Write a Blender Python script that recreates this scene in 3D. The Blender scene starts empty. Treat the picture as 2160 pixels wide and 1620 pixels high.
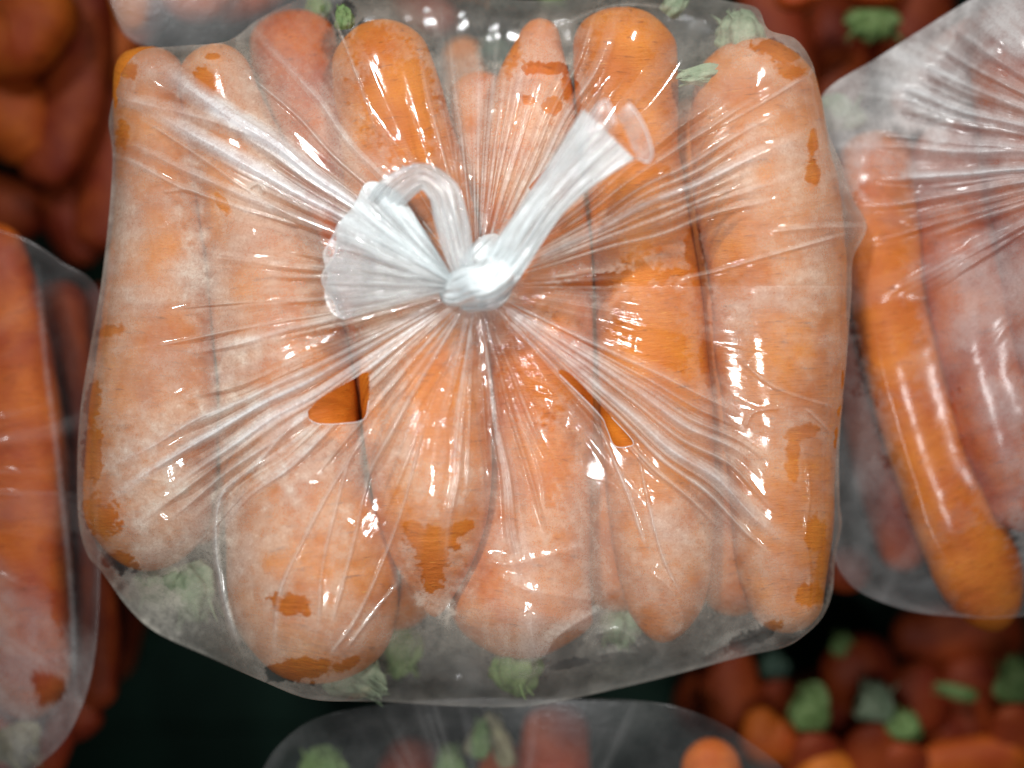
import bpy, math, random
import numpy as np
from mathutils import Vector

# ---------------------------------------------------------------- camera, light, exposure
S = 0.3 / 2160.0          # metres per unit: the frame is about 0.3 m wide at the height of the bag
D = 2600.0                # height of the camera in the same units
sc = bpy.context.scene
col = sc.collection
cam = bpy.data.cameras.new('camera')
camo = bpy.data.objects.new('camera', cam)
col.objects.link(camo)
camo.location = (0, 0, D * S)
cam.sensor_width = 36.0
cam.lens = 36.0 * D / 2160.0
cam.clip_start = 0.01
cam.clip_end = 20.0
cam.dof.use_dof = True
cam.dof.focus_distance = (D - 110) * S
cam.dof.aperture_fstop = 2.3
sc.camera = camo

world = bpy.data.worlds.new("World")
sc.world = world
world.use_nodes = True
world.node_tree.nodes['Background'].inputs[0].default_value = (0.75, 0.85, 1.0, 1)
world.node_tree.nodes['Background'].inputs[1].default_value = 0.09

def area(name, loc, target, sx, sy, power, color):
    l = bpy.data.lights.new(name, 'AREA')
    l.shape = 'RECTANGLE'; l.size = sx; l.size_y = sy; l.energy = power; l.color = color
    o = bpy.data.objects.new(name, l); col.objects.link(o)
    o.location = loc
    o.rotation_euler = (Vector(target) - Vector(loc)).to_track_quat('-Z', 'Y').to_euler()
    return o
def spread(o, deg):
    o.data.spread = math.radians(deg); return o
spread(area('shop_lamp', (-0.27, 0.38, 0.60), (0.012, 0.012, 0), 0.12, 0.035, 0.32, (0.98, 1.0, 1.0)), 38)
spread(area('shop_lamp', (0.31, 0.46, 0.56), (0.012, 0.012, 0), 0.035, 0.12, 0.24, (1.0, 0.98, 0.95)), 38)
spread(area('shop_lamp', (0.04, -0.23, 0.70), (0.0, 0.0, 0), 0.06, 0.03, 0.06, (1.0, 1.0, 1.0)), 38)
spread(area('shop_lamp', (-0.03, -0.13, 0.70), (0.0, 0.0, 0), 0.06, 0.03, 0.10, (1.0, 1.0, 1.0)), 38)

sc.view_settings.view_transform = 'Standard'
sc.view_settings.look = 'None'
sc.view_settings.exposure = -0.44
sc.view_settings.gamma = 1.0
sc.cycles.max_bounces = 10
sc.cycles.diffuse_bounces = 4
sc.cycles.glossy_bounces = 3
sc.cycles.transparent_max_bounces = 24
sc.cycles.caustics_reflective = False
sc.cycles.caustics_refractive = False
sc.cycles.sample_clamp_indirect = 4.0
sc.cycles.use_denoising = True

# ---------------------------------------------------------------- helpers
rng = np.random.default_rng(7)

def world_xyz(x, y, z):
    k = (D - z) / D
    return np.stack([(x - 1080.0) * k * S, (810.0 - y) * k * S, z * S + 0.0 * x], -1)

def hash2(ix, iy, seed):
    h = (ix.astype(np.int64) * 374761393 + iy.astype(np.int64) * 668265263 + seed * 982451653) & 0xFFFFFFFF
    h = ((h ^ (h >> 13)) * 1274126177) & 0xFFFFFFFF
    h = (h ^ (h >> 16)) & 0xFFFF
    return h / 65535.0

def vnoise(x, y, seed=0):
    ix = np.floor(x); iy = np.floor(y)
    fx = x - ix; fy = y - iy
    fx = fx * fx * (3 - 2 * fx); fy = fy * fy * (3 - 2 * fy)
    a = hash2(ix, iy, seed); b = hash2(ix + 1, iy, seed)
    c = hash2(ix, iy + 1, seed); d = hash2(ix + 1, iy + 1, seed)
    return (a + (b - a) * fx) * (1 - fy) + (c + (d - c) * fx) * fy

def fbm(x, y, seed=0, n=4):
    t = 0.0; a = 0.5; s = 0.0
    for i in range(n):
        t = t + a * vnoise(x, y, seed + i * 17); s += a
        x = x * 2.03 + 11.3; y = y * 2.03 + 5.7; a *= 0.5
    return t / s

def sstep(a, b, x):
    t = np.clip((x - a) / (b - a), 0, 1)
    return t * t * (3 - 2 * t)

def smooth_path(P, n):
    P = np.array(P, float)
    if len(P) == 2:
        t = np.linspace(0, 1, n)[:, None]
        return P[0] * (1 - t) + P[1] * t
    d = np.r_[0, np.cumsum(np.maximum(np.hypot(*(P[1:, :2] - P[:-1, :2]).T), 1e-3))]
    Q = np.vstack([2 * P[0] - P[1], P, 2 * P[-1] - P[-2]])
    out = []
    for s in np.linspace(0, d[-1], n):
        i = min(np.searchsorted(d, s, side='right') - 1, len(P) - 2)
        t = (s - d[i]) / (d[i + 1] - d[i])
        p0, p1, p2, p3 = Q[i:i + 4]
        out.append(0.5 * ((2 * p1) + (-p0 + p2) * t + (2 * p0 - 5 * p1 + 4 * p2 - p3) * t * t + (-p0 + 3 * p1 - 3 * p2 + p3) * t ** 3))
    return np.array(out)

def link_mesh(name, V, F, mat, parent=None, smooth=True, attrs=None, uv=None):
    me = bpy.data.meshes.new(name)
    V = np.asarray(V, np.float32); F = np.asarray(F, np.int32)
    nf, k = F.shape
    me.vertices.add(len(V)); me.vertices.foreach_set('co', V.ravel())
    me.loops.add(nf * k); me.loops.foreach_set('vertex_index', F.ravel())
    me.polygons.add(nf)
    me.polygons.foreach_set('loop_start', np.arange(0, nf * k, k, dtype=np.int32))
    if smooth: me.polygons.foreach_set('use_smooth', np.ones(nf, bool))
    me.update(calc_edges=True)
    for an, av in (attrs or {}).items():
        a = me.attributes.new(an, 'FLOAT', 'POINT'); a.data.foreach_set('value', np.asarray(av, np.float32).ravel())
    if uv is not None:
        l = me.uv_layers.new(name='UVMap')
        l.data.foreach_set('uv', np.asarray(uv, np.float32)[F.ravel()].ravel())
    me.materials.append(mat)
    o = bpy.data.objects.new(name, me); col.objects.link(o)
    if parent is not None: o.parent = parent
    return o

def grid_faces(nr, nc, closed):
    """quads over an nr x nc vertex grid; columns wrap when closed"""
    i = np.arange(nr - 1)[:, None]; j = np.arange(nc if closed else nc - 1)[None, :]
    j2 = (j + 1) % nc
    return np.stack([i * nc + j + 0 * i, i * nc + j2, (i + 1) * nc + j2, (i + 1) * nc + j], -1).reshape(-1, 4)

def tag(o, label=None, cat=None, group=None, kind=None):
    if label: o['label'] = label
    if cat: o['category'] = cat
    if group: o['group'] = group
    if kind: o['kind'] = kind
    return o

def empty(name, x, y, z):
    o = bpy.data.objects.new(name, None); col.objects.link(o)
    o.empty_display_size = 0.01
    return o

# ---------------------------------------------------------------- materials
def new_mat(name):
    m = bpy.data.materials.new(name); m.use_nodes = True
    nt = m.node_tree; nt.nodes.clear()
    return m, nt

def N(nt, typ, **kw):
    n = nt.nodes.new(typ)
    for k, v in kw.items():
        if k in n.inputs.keys(): n.inputs[k].default_value = v
        else: setattr(n, k, v)
    return n

def MATH(nt, op, a, b=None, clamp=False):
    n = nt.nodes.new('ShaderNodeMath'); n.operation = op; n.use_clamp = clamp
    for i, v in enumerate((a, b)):
        if v is None: continue
        if isinstance(v, (int, float)): n.inputs[i].default_value = v
        else: nt.links.new(v, n.inputs[i])
    return n.outputs[0]

def RAMP(nt, fac, stops, interp='LINEAR'):
    n = nt.nodes.new('ShaderNodeValToRGB'); n.color_ramp.interpolation = interp
    e = n.color_ramp.elements
    while len(e) < len(stops): e.new(0.5)
    for i, (p, c) in enumerate(stops):
        e[i].position = p; e[i].color = (*c, 1) if len(c) == 3 else (c[0], c[0], c[0], 1)
    nt.links.new(fac, n.inputs[0]); return n.outputs[0]

def MIXC(nt, fac, a, b, mode='MIX'):
    n = nt.nodes.new('ShaderNodeMix'); n.data_type = 'RGBA'; n.blend_type = mode
    for s, v in ((n.inputs[0], fac), (n.inputs[6], a), (n.inputs[7], b)):
        if isinstance(v, (int, float)): s.default_value = v
        elif isinstance(v, tuple): s.default_value = (*v, 1)
        else: nt.links.new(v, s)
    return n.outputs[2]

def units(nt, scale=(1, 1, 1)):
    """object coordinates where 1 = 100 of the script's units (about 14 mm)"""
    tc = nt.nodes.new('ShaderNodeTexCoord'); mp = nt.nodes.new('ShaderNodeMapping')
    k = 1 / (S * 100)
    mp.inputs['Scale'].default_value = (k * scale[0], k * scale[1], k * scale[2])
    nt.links.new(tc.outputs['Object'], mp.inputs[0]); return mp.outputs[0]

def carrot_mat(name, light, dark, rough=0.55):
    m, nt = new_mat(name)
    L = nt.links.new
    uv = nt.nodes.new('ShaderNodeUVMap'); uv.uv_map = 'UVMap'
    oi = nt.nodes.new('ShaderNodeObjectInfo')
    mp = N(nt, 'ShaderNodeMapping'); mp.inputs['Scale'].default_value = (7, 9, 1); L(uv.outputs[0], mp.inputs[0])
    rings = N(nt, 'ShaderNodeTexNoise', Scale=1.0, Detail=5.0, Roughness=0.65); L(mp.outputs[0], rings.inputs['Vector'])
    mp2 = N(nt, 'ShaderNodeMapping'); mp2.inputs['Scale'].default_value = (9, 26, 1); L(uv.outputs[0], mp2.inputs[0])
    dash = N(nt, 'ShaderNodeTexNoise', Scale=1.0, Detail=2.0, Roughness=0.5); L(mp2.outputs[0], dash.inputs['Vector'])
    P = units(nt)
    big = N(nt, 'ShaderNodeTexNoise', Scale=0.9, Detail=3.0); L(P, big.inputs['Vector'])
    fine = N(nt, 'ShaderNodeTexNoise', Scale=22.0, Detail=3.0); L(P, fine.inputs['Vector'])
    c = MIXC(nt, RAMP(nt, big.outputs[0], [(0.35, (0,)), (0.68, (1,))]), dark, light)
    c = MIXC(nt, RAMP(nt, rings.outputs[0], [(0.28, (1,)), (0.42, (0,))]), c, tuple(v * 0.55 for v in dark))
    pale = tuple(min(1, v * f) for v, f in zip(light, (1.15, 1.7, 3.0)))
    c = MIXC(nt, RAMP(nt, dash.outputs[0], [(0.66, (0,)), (0.74, (0.5,))]), c, pale)
    c = MIXC(nt, RAMP(nt, fine.outputs[0], [(0.3, (0.35,)), (0.55, (0,))]), c, dark)
    sp = N(nt, 'ShaderNodeTexNoise', Scale=4.5, Detail=4.0, Roughness=0.7); L(P, sp.inputs['Vector'])
    c = MIXC(nt, RAMP(nt, sp.outputs[0], [(0.69, (0,)), (0.75, (0.55,))]), c, (0.20, 0.11, 0.04))
    bs = N(nt, 'ShaderNodeBsdfPrincipled', Roughness=rough)
    bs.inputs['Specular IOR Level'].default_value = 0.3
    bs.inputs['Subsurface Weight'].default_value = 0.15
    bs.inputs['Subsurface Radius'].default_value = (1.0, 0.35, 0.1)
    bs.inputs['Subsurface Scale'].default_value = 0.003
    L(c, bs.inputs['Base Color'])
    h = MATH(nt, 'ADD', MATH(nt, 'MULTIPLY', rings.outputs[0], 1.0), MATH(nt, 'MULTIPLY', fine.outputs[0], 0.12))
    h = MATH(nt, 'ADD', h, MATH(nt, 'MULTIPLY', dash.outputs[0], 0.3))
    bp = N(nt, 'ShaderNodeBump', Strength=0.5, Distance=0.0009); L(h, bp.inputs['Height']); L(bp.outputs[0], bs.inputs['Normal'])
    out = N(nt, 'ShaderNodeOutputMaterial'); L(bs.outputs[0], out.inputs[0])
    return m

def stem_mat(name, a, b):
    m, nt = new_mat(name); L = nt.links.new
    P = units(nt, (1, 1, 1))
    n1 = N(nt, 'ShaderNodeTexNoise', Scale=5.0, Detail=4.0); L(P, n1.inputs['Vector'])
    n2 = N(nt, 'ShaderNodeTexNoise', Scale=30.0, Detail=3.0); L(P, n2.inputs['Vector'])
    c = MIXC(nt, RAMP(nt, n1.outputs[0], [(0.3, (0,)), (0.7, (1,))]), a, b)
    c = MIXC(nt, RAMP(nt, n2.outputs[0], [(0.6, (0,)), (0.8, (0.6,))]), c, (0.16, 0.11, 0.05))
    bs = N(nt, 'ShaderNodeBsdfPrincipled', Roughness=0.6); L(c, bs.inputs['Base Color'])
    bp = N(nt, 'ShaderNodeBump', Strength=0.6, Distance=0.0006); L(n2.outputs[0], bp.inputs['Height']); L(bp.outputs[0], bs.inputs['Normal'])
    out = N(nt, 'ShaderNodeOutputMaterial'); L(bs.outputs[0], out.inputs[0])
    return m

def film_mat(name, tint=(0.86, 0.80, 0.68), rough=0.08, grain=1.0, spec=1.0, bump=(5.0, 0.07)):
    """thin plastic: clear film, frosted where the 'milk' attribute (condensation, gathered layers) is high"""
    m, nt = new_mat(name); L = nt.links.new
    at = nt.nodes.new('ShaderNodeAttribute'); at.attribute_name = 'milk'
    P = units(nt)
    # curly frost: domain-warped noise
    w = N(nt, 'ShaderNodeTexNoise', Scale=7.0, Detail=2.0); L(P, w.inputs['Vector'])
    vm = nt.nodes.new('ShaderNodeVectorMath'); vm.operation = 'MULTIPLY_ADD'
    L(w.outputs['Color'], vm.inputs[0]); vm.inputs[1].default_value = (0.35, 0.35, 0.35); L(P, vm.inputs[2])
    f1 = N(nt, 'ShaderNodeTexNoise', Scale=17.0, Detail=5.0, Roughness=0.68); L(vm.outputs[0], f1.inputs['Vector'])
    f2 = N(nt, 'ShaderNodeTexNoise', Scale=3.2, Detail=4.0); L(vm.outputs[0], f2.inputs['Vector'])
    g = MATH(nt, 'ADD', MATH(nt, 'MULTIPLY', MATH(nt, 'SUBTRACT', f1.outputs[0], 0.5), 1.5 * grain),
             MATH(nt, 'MULTIPLY', MATH(nt, 'SUBTRACT', f2.outputs[0], 0.5), 0.8 * grain))
    g = MATH(nt, 'ADD', g, 1.0)
    milk = MATH(nt, 'MULTIPLY', at.outputs['Fac'], g, clamp=True)
    bp = N(nt, 'ShaderNodeBump', Strength=bump[1], Distance=0.0003)
    cr = N(nt, 'ShaderNodeTexNoise', Scale=bump[0], Detail=3.0, Roughness=0.55); L(vm.outputs[0], cr.inputs['Vector'])
    L(cr.outputs[0], bp.inputs['Height'])
    df = N(nt, 'ShaderNodeBsdfDiffuse'); tl = N(nt, 'ShaderNodeBsdfTranslucent')
    af = nt.nodes.new('ShaderNodeAttribute'); af.attribute_name = 'fold'
    tc_ = MIXC(nt, af.outputs['Fac'], tint, (0.88, 0.90, 0.91)); L(tc_, df.inputs[0]); L(tc_, tl.inputs[0])
    L(bp.outputs[0], df.inputs['Normal'])
    mx = N(nt, 'ShaderNodeMixShader', Fac=0.35); mx.inputs[0].default_value = 0.35
    L(df.outputs[0], mx.inputs[1]); L(tl.outputs[0], mx.inputs[2])
    tr = N(nt, 'ShaderNodeBsdfTransparent', Color=(0.97, 0.97, 0.975, 1))
    m2 = nt.nodes.new('ShaderNodeMixShader'); L(milk, m2.inputs[0]); L(tr.outputs[0], m2.inputs[1]); L(mx.outputs[0], m2.inputs[2])
    gl = N(nt, 'ShaderNodeBsdfGlossy', Roughness=rough, Color=(1, 1, 1, 1)); L(bp.outputs[0], gl.inputs['Normal'])
    fr = N(nt, 'ShaderNodeFresnel', IOR=1.5); L(bp.outputs[0], fr.inputs['Normal'])
    ff = MATH(nt, 'MINIMUM', MATH(nt, 'MULTIPLY', fr.outputs[0], 1.0 * spec), 0.13 * spec)
    m3 = nt.nodes.new('ShaderNodeMixShader'); L(ff, m3.inputs[0]); L(m2.outputs[0], m3.inputs[1]); L(gl.outputs[0], m3.inputs[2])
    out = N(nt, 'ShaderNodeOutputMaterial'); L(m3.outputs[0], out.inputs[0])
    return m

M_CARROT = carrot_mat('carrot_skin', (0.66, 0.213, 0.020), (0.49, 0.125, 0.012))
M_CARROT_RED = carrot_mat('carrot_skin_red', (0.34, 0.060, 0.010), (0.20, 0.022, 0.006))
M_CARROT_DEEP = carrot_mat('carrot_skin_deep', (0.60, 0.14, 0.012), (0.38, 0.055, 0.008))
M_CARROT_MID = carrot_mat('carrot_skin_mid', (0.65, 0.195, 0.018), (0.47, 0.100, 0.011))
M_STEM = stem_mat('cut_stem_green', (0.08, 0.17, 0.035), (0.22, 0.31, 0.11))
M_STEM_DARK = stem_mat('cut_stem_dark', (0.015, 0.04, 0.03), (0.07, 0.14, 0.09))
M_STEM_PALE = stem_mat('cut_stem_pale', (0.17, 0.25, 0.14), (0.36, 0.43, 0.28))
M_STEM_BROWN = stem_mat('dry_stem', (0.16, 0.13, 0.06), (0.32, 0.30, 0.16))
M_FILM = film_mat('frosted_bag_film')
M_GATHER = film_mat('gathered_bag_film', tint=(0.90, 0.96, 0.97), rough=0.09, grain=0.7, spec=2.2, bump=(11.0, 0.55))
M_RIM = film_mat('film_edge', tint=(0.9, 0.88, 0.88), rough=0.2, grain=0.0)
M_FILM_BACK = film_mat('bag_film_thin', tint=(0.80, 0.78, 0.76), rough=0.16, grain=0.8, spec=0.35)

# ---------------------------------------------------------------- carrots
CARROTS = []
def radii(P, cap0, cap1, n):
    s = np.r_[0, np.cumsum(np.hypot(*(P[1:, :2] - P[:-1, :2]).T))]
    T = s[-1]
    f = np.ones(n)
    a = np.clip(1 - s / cap0, 0, 1); f *= np.sqrt(np.clip(1 - a ** 2, 0, 1))
    b = np.clip(1 - (T - s) / cap1, 0, 1); f *= np.sqrt(np.clip(1 - b ** 2, 0, 1))
    return s, f

def stub_mesh(x, y, z, dx, dy, length, rad, mat, parent, seed, ragged=1.0):
    """the cut-off leaf stalks on a crown: a ribbed knob with a torn end and a few loose fibres"""
    r = random.Random(seed)
    L = math.hypot(dx, dy); dx /= L; dy /= L
    length *= 0.85
    ns, nr = 44, 16
    a = np.linspace(0, 2 * np.pi, ns, endpoint=False); t = np.linspace(0, 1, nr)
    A, T = np.meshgrid(a, t)
    ca, sa = np.cos(A), np.sin(A)
    ribs = np.abs(np.sin(A * 3.5 + r.uniform(0, 6) + T * 0.6)) + 0.5 * np.abs(np.sin(A * 8 + T))
    prof = np.interp(T, [0, 0.15, 0.35, 0.55, 0.75, 0.9, 1.0], [0.7, 0.98, 1.0, 0.88, 0.62, 0.36, 0.02])
    R = rad * prof * (0.70 + 0.22 * ribs) * (0.62 + 0.75 * fbm(ca * 2 + 5, sa * 2 + T * 3, seed, 3))
    ln = length * np.interp(T, [0, 0.15, 0.35, 0.55, 0.75, 0.9, 1.0], [0, 0.2, 0.42, 0.64, 0.84, 0.95, 0.99])
    ln = ln + length * 0.4 * (vnoise(ca * 3 + 9, sa * 3 + 4, seed + 2) - 0.5) * sstep(0.5, 0.9, T) * ragged
    off = R * ca + length * 0.25 * (r.random() - 0.5) * T * T; oz = R * sa
    V = np.stack([(x + dx * ln - dy * off).ravel(), (y + dy * ln + dx * off).ravel(), (z + oz + ln * 0.12).ravel()], -1)
    F = grid_faces(nr, ns, True).tolist()
    V = V.tolist()
    for k in range(9):
        u = r.uniform(0, 2 * math.pi); q = rad * r.uniform(0.3, 0.75)
        l0 = length * r.uniform(0.4, 0.85); l1 = length * r.uniform(0.95, 1.2); w = rad * r.uniform(0.05, 0.12)
        sw = r.uniform(-0.5, 0.5) * rad
        b = len(V)
        for (l, o_, ww) in ((l0, 0, w), ((l0 + l1) / 2, sw * 0.3, w * 0.9), (l1, sw, w * 0.25)):
            for j in range(4):
                v = math.pi / 2 * j; of = q * math.cos(u) + o_ + ww * math.cos(v)
                V.append((x + dx * l - dy * of, y + dy * l + dx * of, z + q * math.sin(u) + ww * math.sin(v) + l * 0.12))
        for i in range(2):
            for j in range(4): F.append([b + i * 4 + j, b + i * 4 + (j + 1) % 4, b + i * 4 + 4 + (j + 1) % 4, b + i * 4 + 4 + j])
    V = np.array(V)
    return link_mesh('stem_stub', world_xyz(V[:, 0], V[:, 1], V[:, 2]), F, mat, parent)

def carrot(pts, z, label, group, cap0=None, cap1=None, mat=None, stub=None, stub_mat=None, name='carrot', seg=56, depth=0.95):
    """pts: (x, y, half width) down the root; z: height of its axis (number or one per point)"""
    zz = z if isinstance(z, (list, tuple)) else [z] * len(pts)
    P = smooth_path([(p[0], p[1], p[2], q) for p, q in zip(pts, zz)], 120)
    hw0 = pts[0][2]; hw1 = pts[-1][2]
    cap0 = cap0 or hw0 * 0.8; cap1 = cap1 or hw1 * 0.8
    # finer rings near both ends
    t = np.linspace(0, 1, 130); t = 0.5 - 0.5 * np.cos(np.pi * t); t = 0.65 * t + 0.35 * np.linspace(0, 1, 130)
    idx = np.linspace(0, 1, 120)
    P = np.stack([np.interp(t, idx, P[:, i]) for i in range(4)], -1)
    s, f = radii(P, cap0, cap1, len(P))
    r = np.maximum(P[:, 2] * f, 0.5)
    sd = len(CARROTS) * 31 + 5
    a = np.linspace(0, 2 * np.pi, seg, endpoint=False)
    Tn = np.gradient(P[:, :2], axis=0); Tn /= np.maximum(np.hypot(Tn[:, 0], Tn[:, 1]), 1e-6)[:, None]
    A, SS = np.meshgrid(a, s)
    ca, sa = np.cos(A), np.sin(A)
    lump = fbm(ca * 1.1 + 7 + SS / 170, sa * 1.1 + 3 + SS / 230, sd, 2)
    ring = vnoise(SS / 11 + 0.0 * A, 2.0 + ca * 0.9 + sa * 0.7 + SS * 0.0, sd + 3)
    ringm = sstep(0.45, 0.75, vnoise(SS / 60 + 4, ca * 1.6 + sa + 9, sd + 5))
    R = r[:, None] * (1.0 - 0.11 * lump) - np.minimum(2.2, r[:, None] * 0.05) * sstep(0.5, 0.9, ring) * ringm
    X = P[:, 0:1] + (-Tn[:, 1:2]) * R * ca
    Y = P[:, 1:2] + (Tn[:, 0:1]) * R * ca
    zc = P[:, 3:4]
    Z = zc + R * sa * depth
    V = world_xyz(X.ravel(), Y.ravel(), Z.ravel())
    uvs = np.stack([np.abs((A / (2 * np.pi)) * 2 - 1).ravel(), (SS / 100 + sd * 0.37).ravel()], -1)
    root = None
    mat = mat or M_CARROT
    if stub:
        root = empty(name, 0, 0, 0)
        tag(root, label, 'carrot', group)
        link_mesh('root', V, grid_faces(len(P), seg, True), mat, root, uv=uvs)
        sl = stub if isinstance(stub, list) else [stub]
        for k, q in enumerate(sl):
            stub_mesh(*q, stub_mat or M_STEM, root, sd + k)
    else:
        root = tag(link_mesh(name, V, grid_faces(len(P), seg, True), mat, None, uv=uvs), label, 'carrot', group)
    CARROTS.append(dict(P=P, r=r, group=group))
    return root

def height_grid(x0, y0, nx, ny, h, group_prefix):
    H = np.full((ny, nx), -1e4)
    xs = x0 + h * np.arange(nx); ys = y0 + h * np.arange(ny)
    for c in CARROTS:
        if not c['group'].startswith(group_prefix): continue
        tq = np.linspace(0, len(c['P']) - 1, 500); ti = np.arange(len(c['P']))
        PQ = np.stack([np.interp(tq, ti, c['P'][:, a]) for a in range(4)], -1); rq = np.interp(tq, ti, c['r'])
        for k in range(500):
            px, py, _, pz = PQ[k]; r = rq[k]
            if r < 3: continue
            i0 = max(0, int((px - r - x0) / h)); i1 = min(nx, int((px + r - x0) / h) + 2)
            j0 = max(0, int((py - r - y0) / h)); j1 = min(ny, int((py + r - y0) / h) + 2)
            if i1 <= i0 or j1 <= j0: continue
            d2 = (xs[None, i0:i1] - px) ** 2 + (ys[j0:j1, None] - py) ** 2
            z = np.where(d2 < r * r, pz + np.sqrt(np.maximum(r * r - d2, 0)) * 0.95, -1e4)
            H[j0:j1, i0:i1] = np.maximum(H[j0:j1, i0:i1], z)
    return H, xs, ys

# the carrots of the main bag ------------------------------------------------
G = 'carrots inside the large tied bag'
carrot([(322, 98, 82), (312, 200, 80), (334, 330, 94), (338, 480, 108), (336, 650, 126), (328, 820, 144), (318, 980, 150), (312, 1090, 142), (305, 1205, 118)],
       0, 'carrot with broad end down at the left edge of the tied bag', G, cap0=60, cap1=130,
       stub=[(335, 1195, -50, 0.25, 1, 96, 60), (390, 1190, -40, 0.3, 1, 140, 58)], stub_mat=M_STEM_PALE)
carrot([(448, 92, 72), (462, 200, 88), (500, 340, 110), (545, 500, 128), (580, 680, 145), (606, 860, 156), (622, 1040, 164), (650, 1180, 186), (656, 1300, 186), (628, 1440, 140)],
       20, 'longest carrot, curving from the top corner to the bottom edge of the tied bag', G, cap0=60, cap1=120,
       stub=[(715, 1392, -40, 0.9, 0.5, 130, 50), (690, 1420, -40, 0.9, 0.35, 120, 38)], stub_mat=M_STEM_PALE)
carrot([(610, 20, 92), (625, 150, 100), (655, 300, 105), (690, 480, 105), (725, 650, 100), (745, 800, 85), (750, 960, 55)],
       -80, 'half hidden carrot sunk between two others at the top of the tied bag', G, cap0=60, cap1=60,
       stub=(660, 40, -90, 0.3, -1, 70, 30), mat=M_CARROT_DEEP)
carrot([(785, 42, 88), (805, 130, 110), (835, 280, 125), (864, 450, 140), (884, 620, 150), (897, 780, 150), (908, 960, 142), (912, 1100, 122), (916, 1205, 78), (917, 1302, 12)],
       [25, 25, 25, 28, 36, 48, 62, 66, 60, 50], 'carrot with a pointed tip at the bottom, running under the knot of the tied bag', G, cap0=75, cap1=16,
       stub=(728, 62, 30, -0.1, -1, 55, 22))
carrot([(1138, 38, 34), (1138, 80, 48), (1128, 180, 86), (1122, 330, 108), (1128, 520, 124), (1138, 700, 122), (1142, 900, 116), (1136, 1060, 122), (1118, 1190, 142), (1098, 1300, 160), (1092, 1392, 120)],
       [0, 0, 5, 15, 20, 20, 15, 5, -10, -20, -30], 'carrot with its narrow tip up beside the rolled bag tail', G, cap0=30, cap1=110,
       stub=(1088, 1372, -60, 0.05, 1, 104, 58), mat=M_CARROT_MID)
carrot([(1325, 14, 108), (1318, 100, 116), (1322, 260, 112), (1345, 430, 108), (1364, 600, 116), (1376, 760, 122), (1388, 920, 124), (1396, 1080, 120), (1402, 1220, 102), (1396, 1356, 62)],
       15, 'carrot passing behind the open end of the bag tail', G, cap0=85, cap1=90,
       stub=(1405, 30, -20, 0.7, -0.8, 70, 26), stub_mat=M_STEM_PALE)
carrot([(1590, 78, 118), (1594, 180, 140), (1606, 330, 158), (1626, 480, 162), (1642, 640, 154), (1648, 800, 142), (1646, 950, 122), (1648, 1080, 118), (1652, 1200, 100), (1670, 1335, 66)],
       10, 'thickest carrot, its blunt crown up at the right edge of the tied bag', G, cap0=105, cap1=50,
       stub=[(1560, 108, -10, -0.05, -1, 95, 54), (1530, 150, 70, -1, 0.12, 110, 22)], stub_mat=M_STEM_PALE)
for (pts, z, lab, st, sm) in [
    ([(430, 260, 90), (470, 600, 120), (430, 950, 110), (400, 1150, 60)], -100, 'buried carrot glimpsed between the two leftmost carrots of the tied bag', None, None),
    ([(760, 420, 60), (800, 800, 100), (830, 1180, 95), (835, 1330, 75)], -100, 'buried carrot with an olive stem stub at the foot of the tied bag', (838, 1320, -150, 0.0, 1, 120, 52), M_STEM),
    ([(1010, 150, 60), (1020, 600, 110), (1030, 1000, 110), (1010, 1230, 60)], -100, 'buried carrot seen in the gap under the knot', None, None),
    ([(1240, 300, 60), (1255, 700, 100), (1290, 1050, 95), (1308, 1290, 75)], -100, 'buried carrot with a green stub below two lighter carrots of the tied bag', (1308, 1285, -120, 0.0, 1, 90, 52), M_STEM_PALE),
    ([(1470, 200, 70), (1500, 600, 95), (1535, 900, 92), (1545, 1150, 84), (1550, 1300, 66)], -85, 'buried carrot behind the dark gap beside the thickest carrot', None, None)]:
    carrot(pts, z, lab, G, mat=M_CARROT_MID, stub=st, stub_mat=sm)

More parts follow.
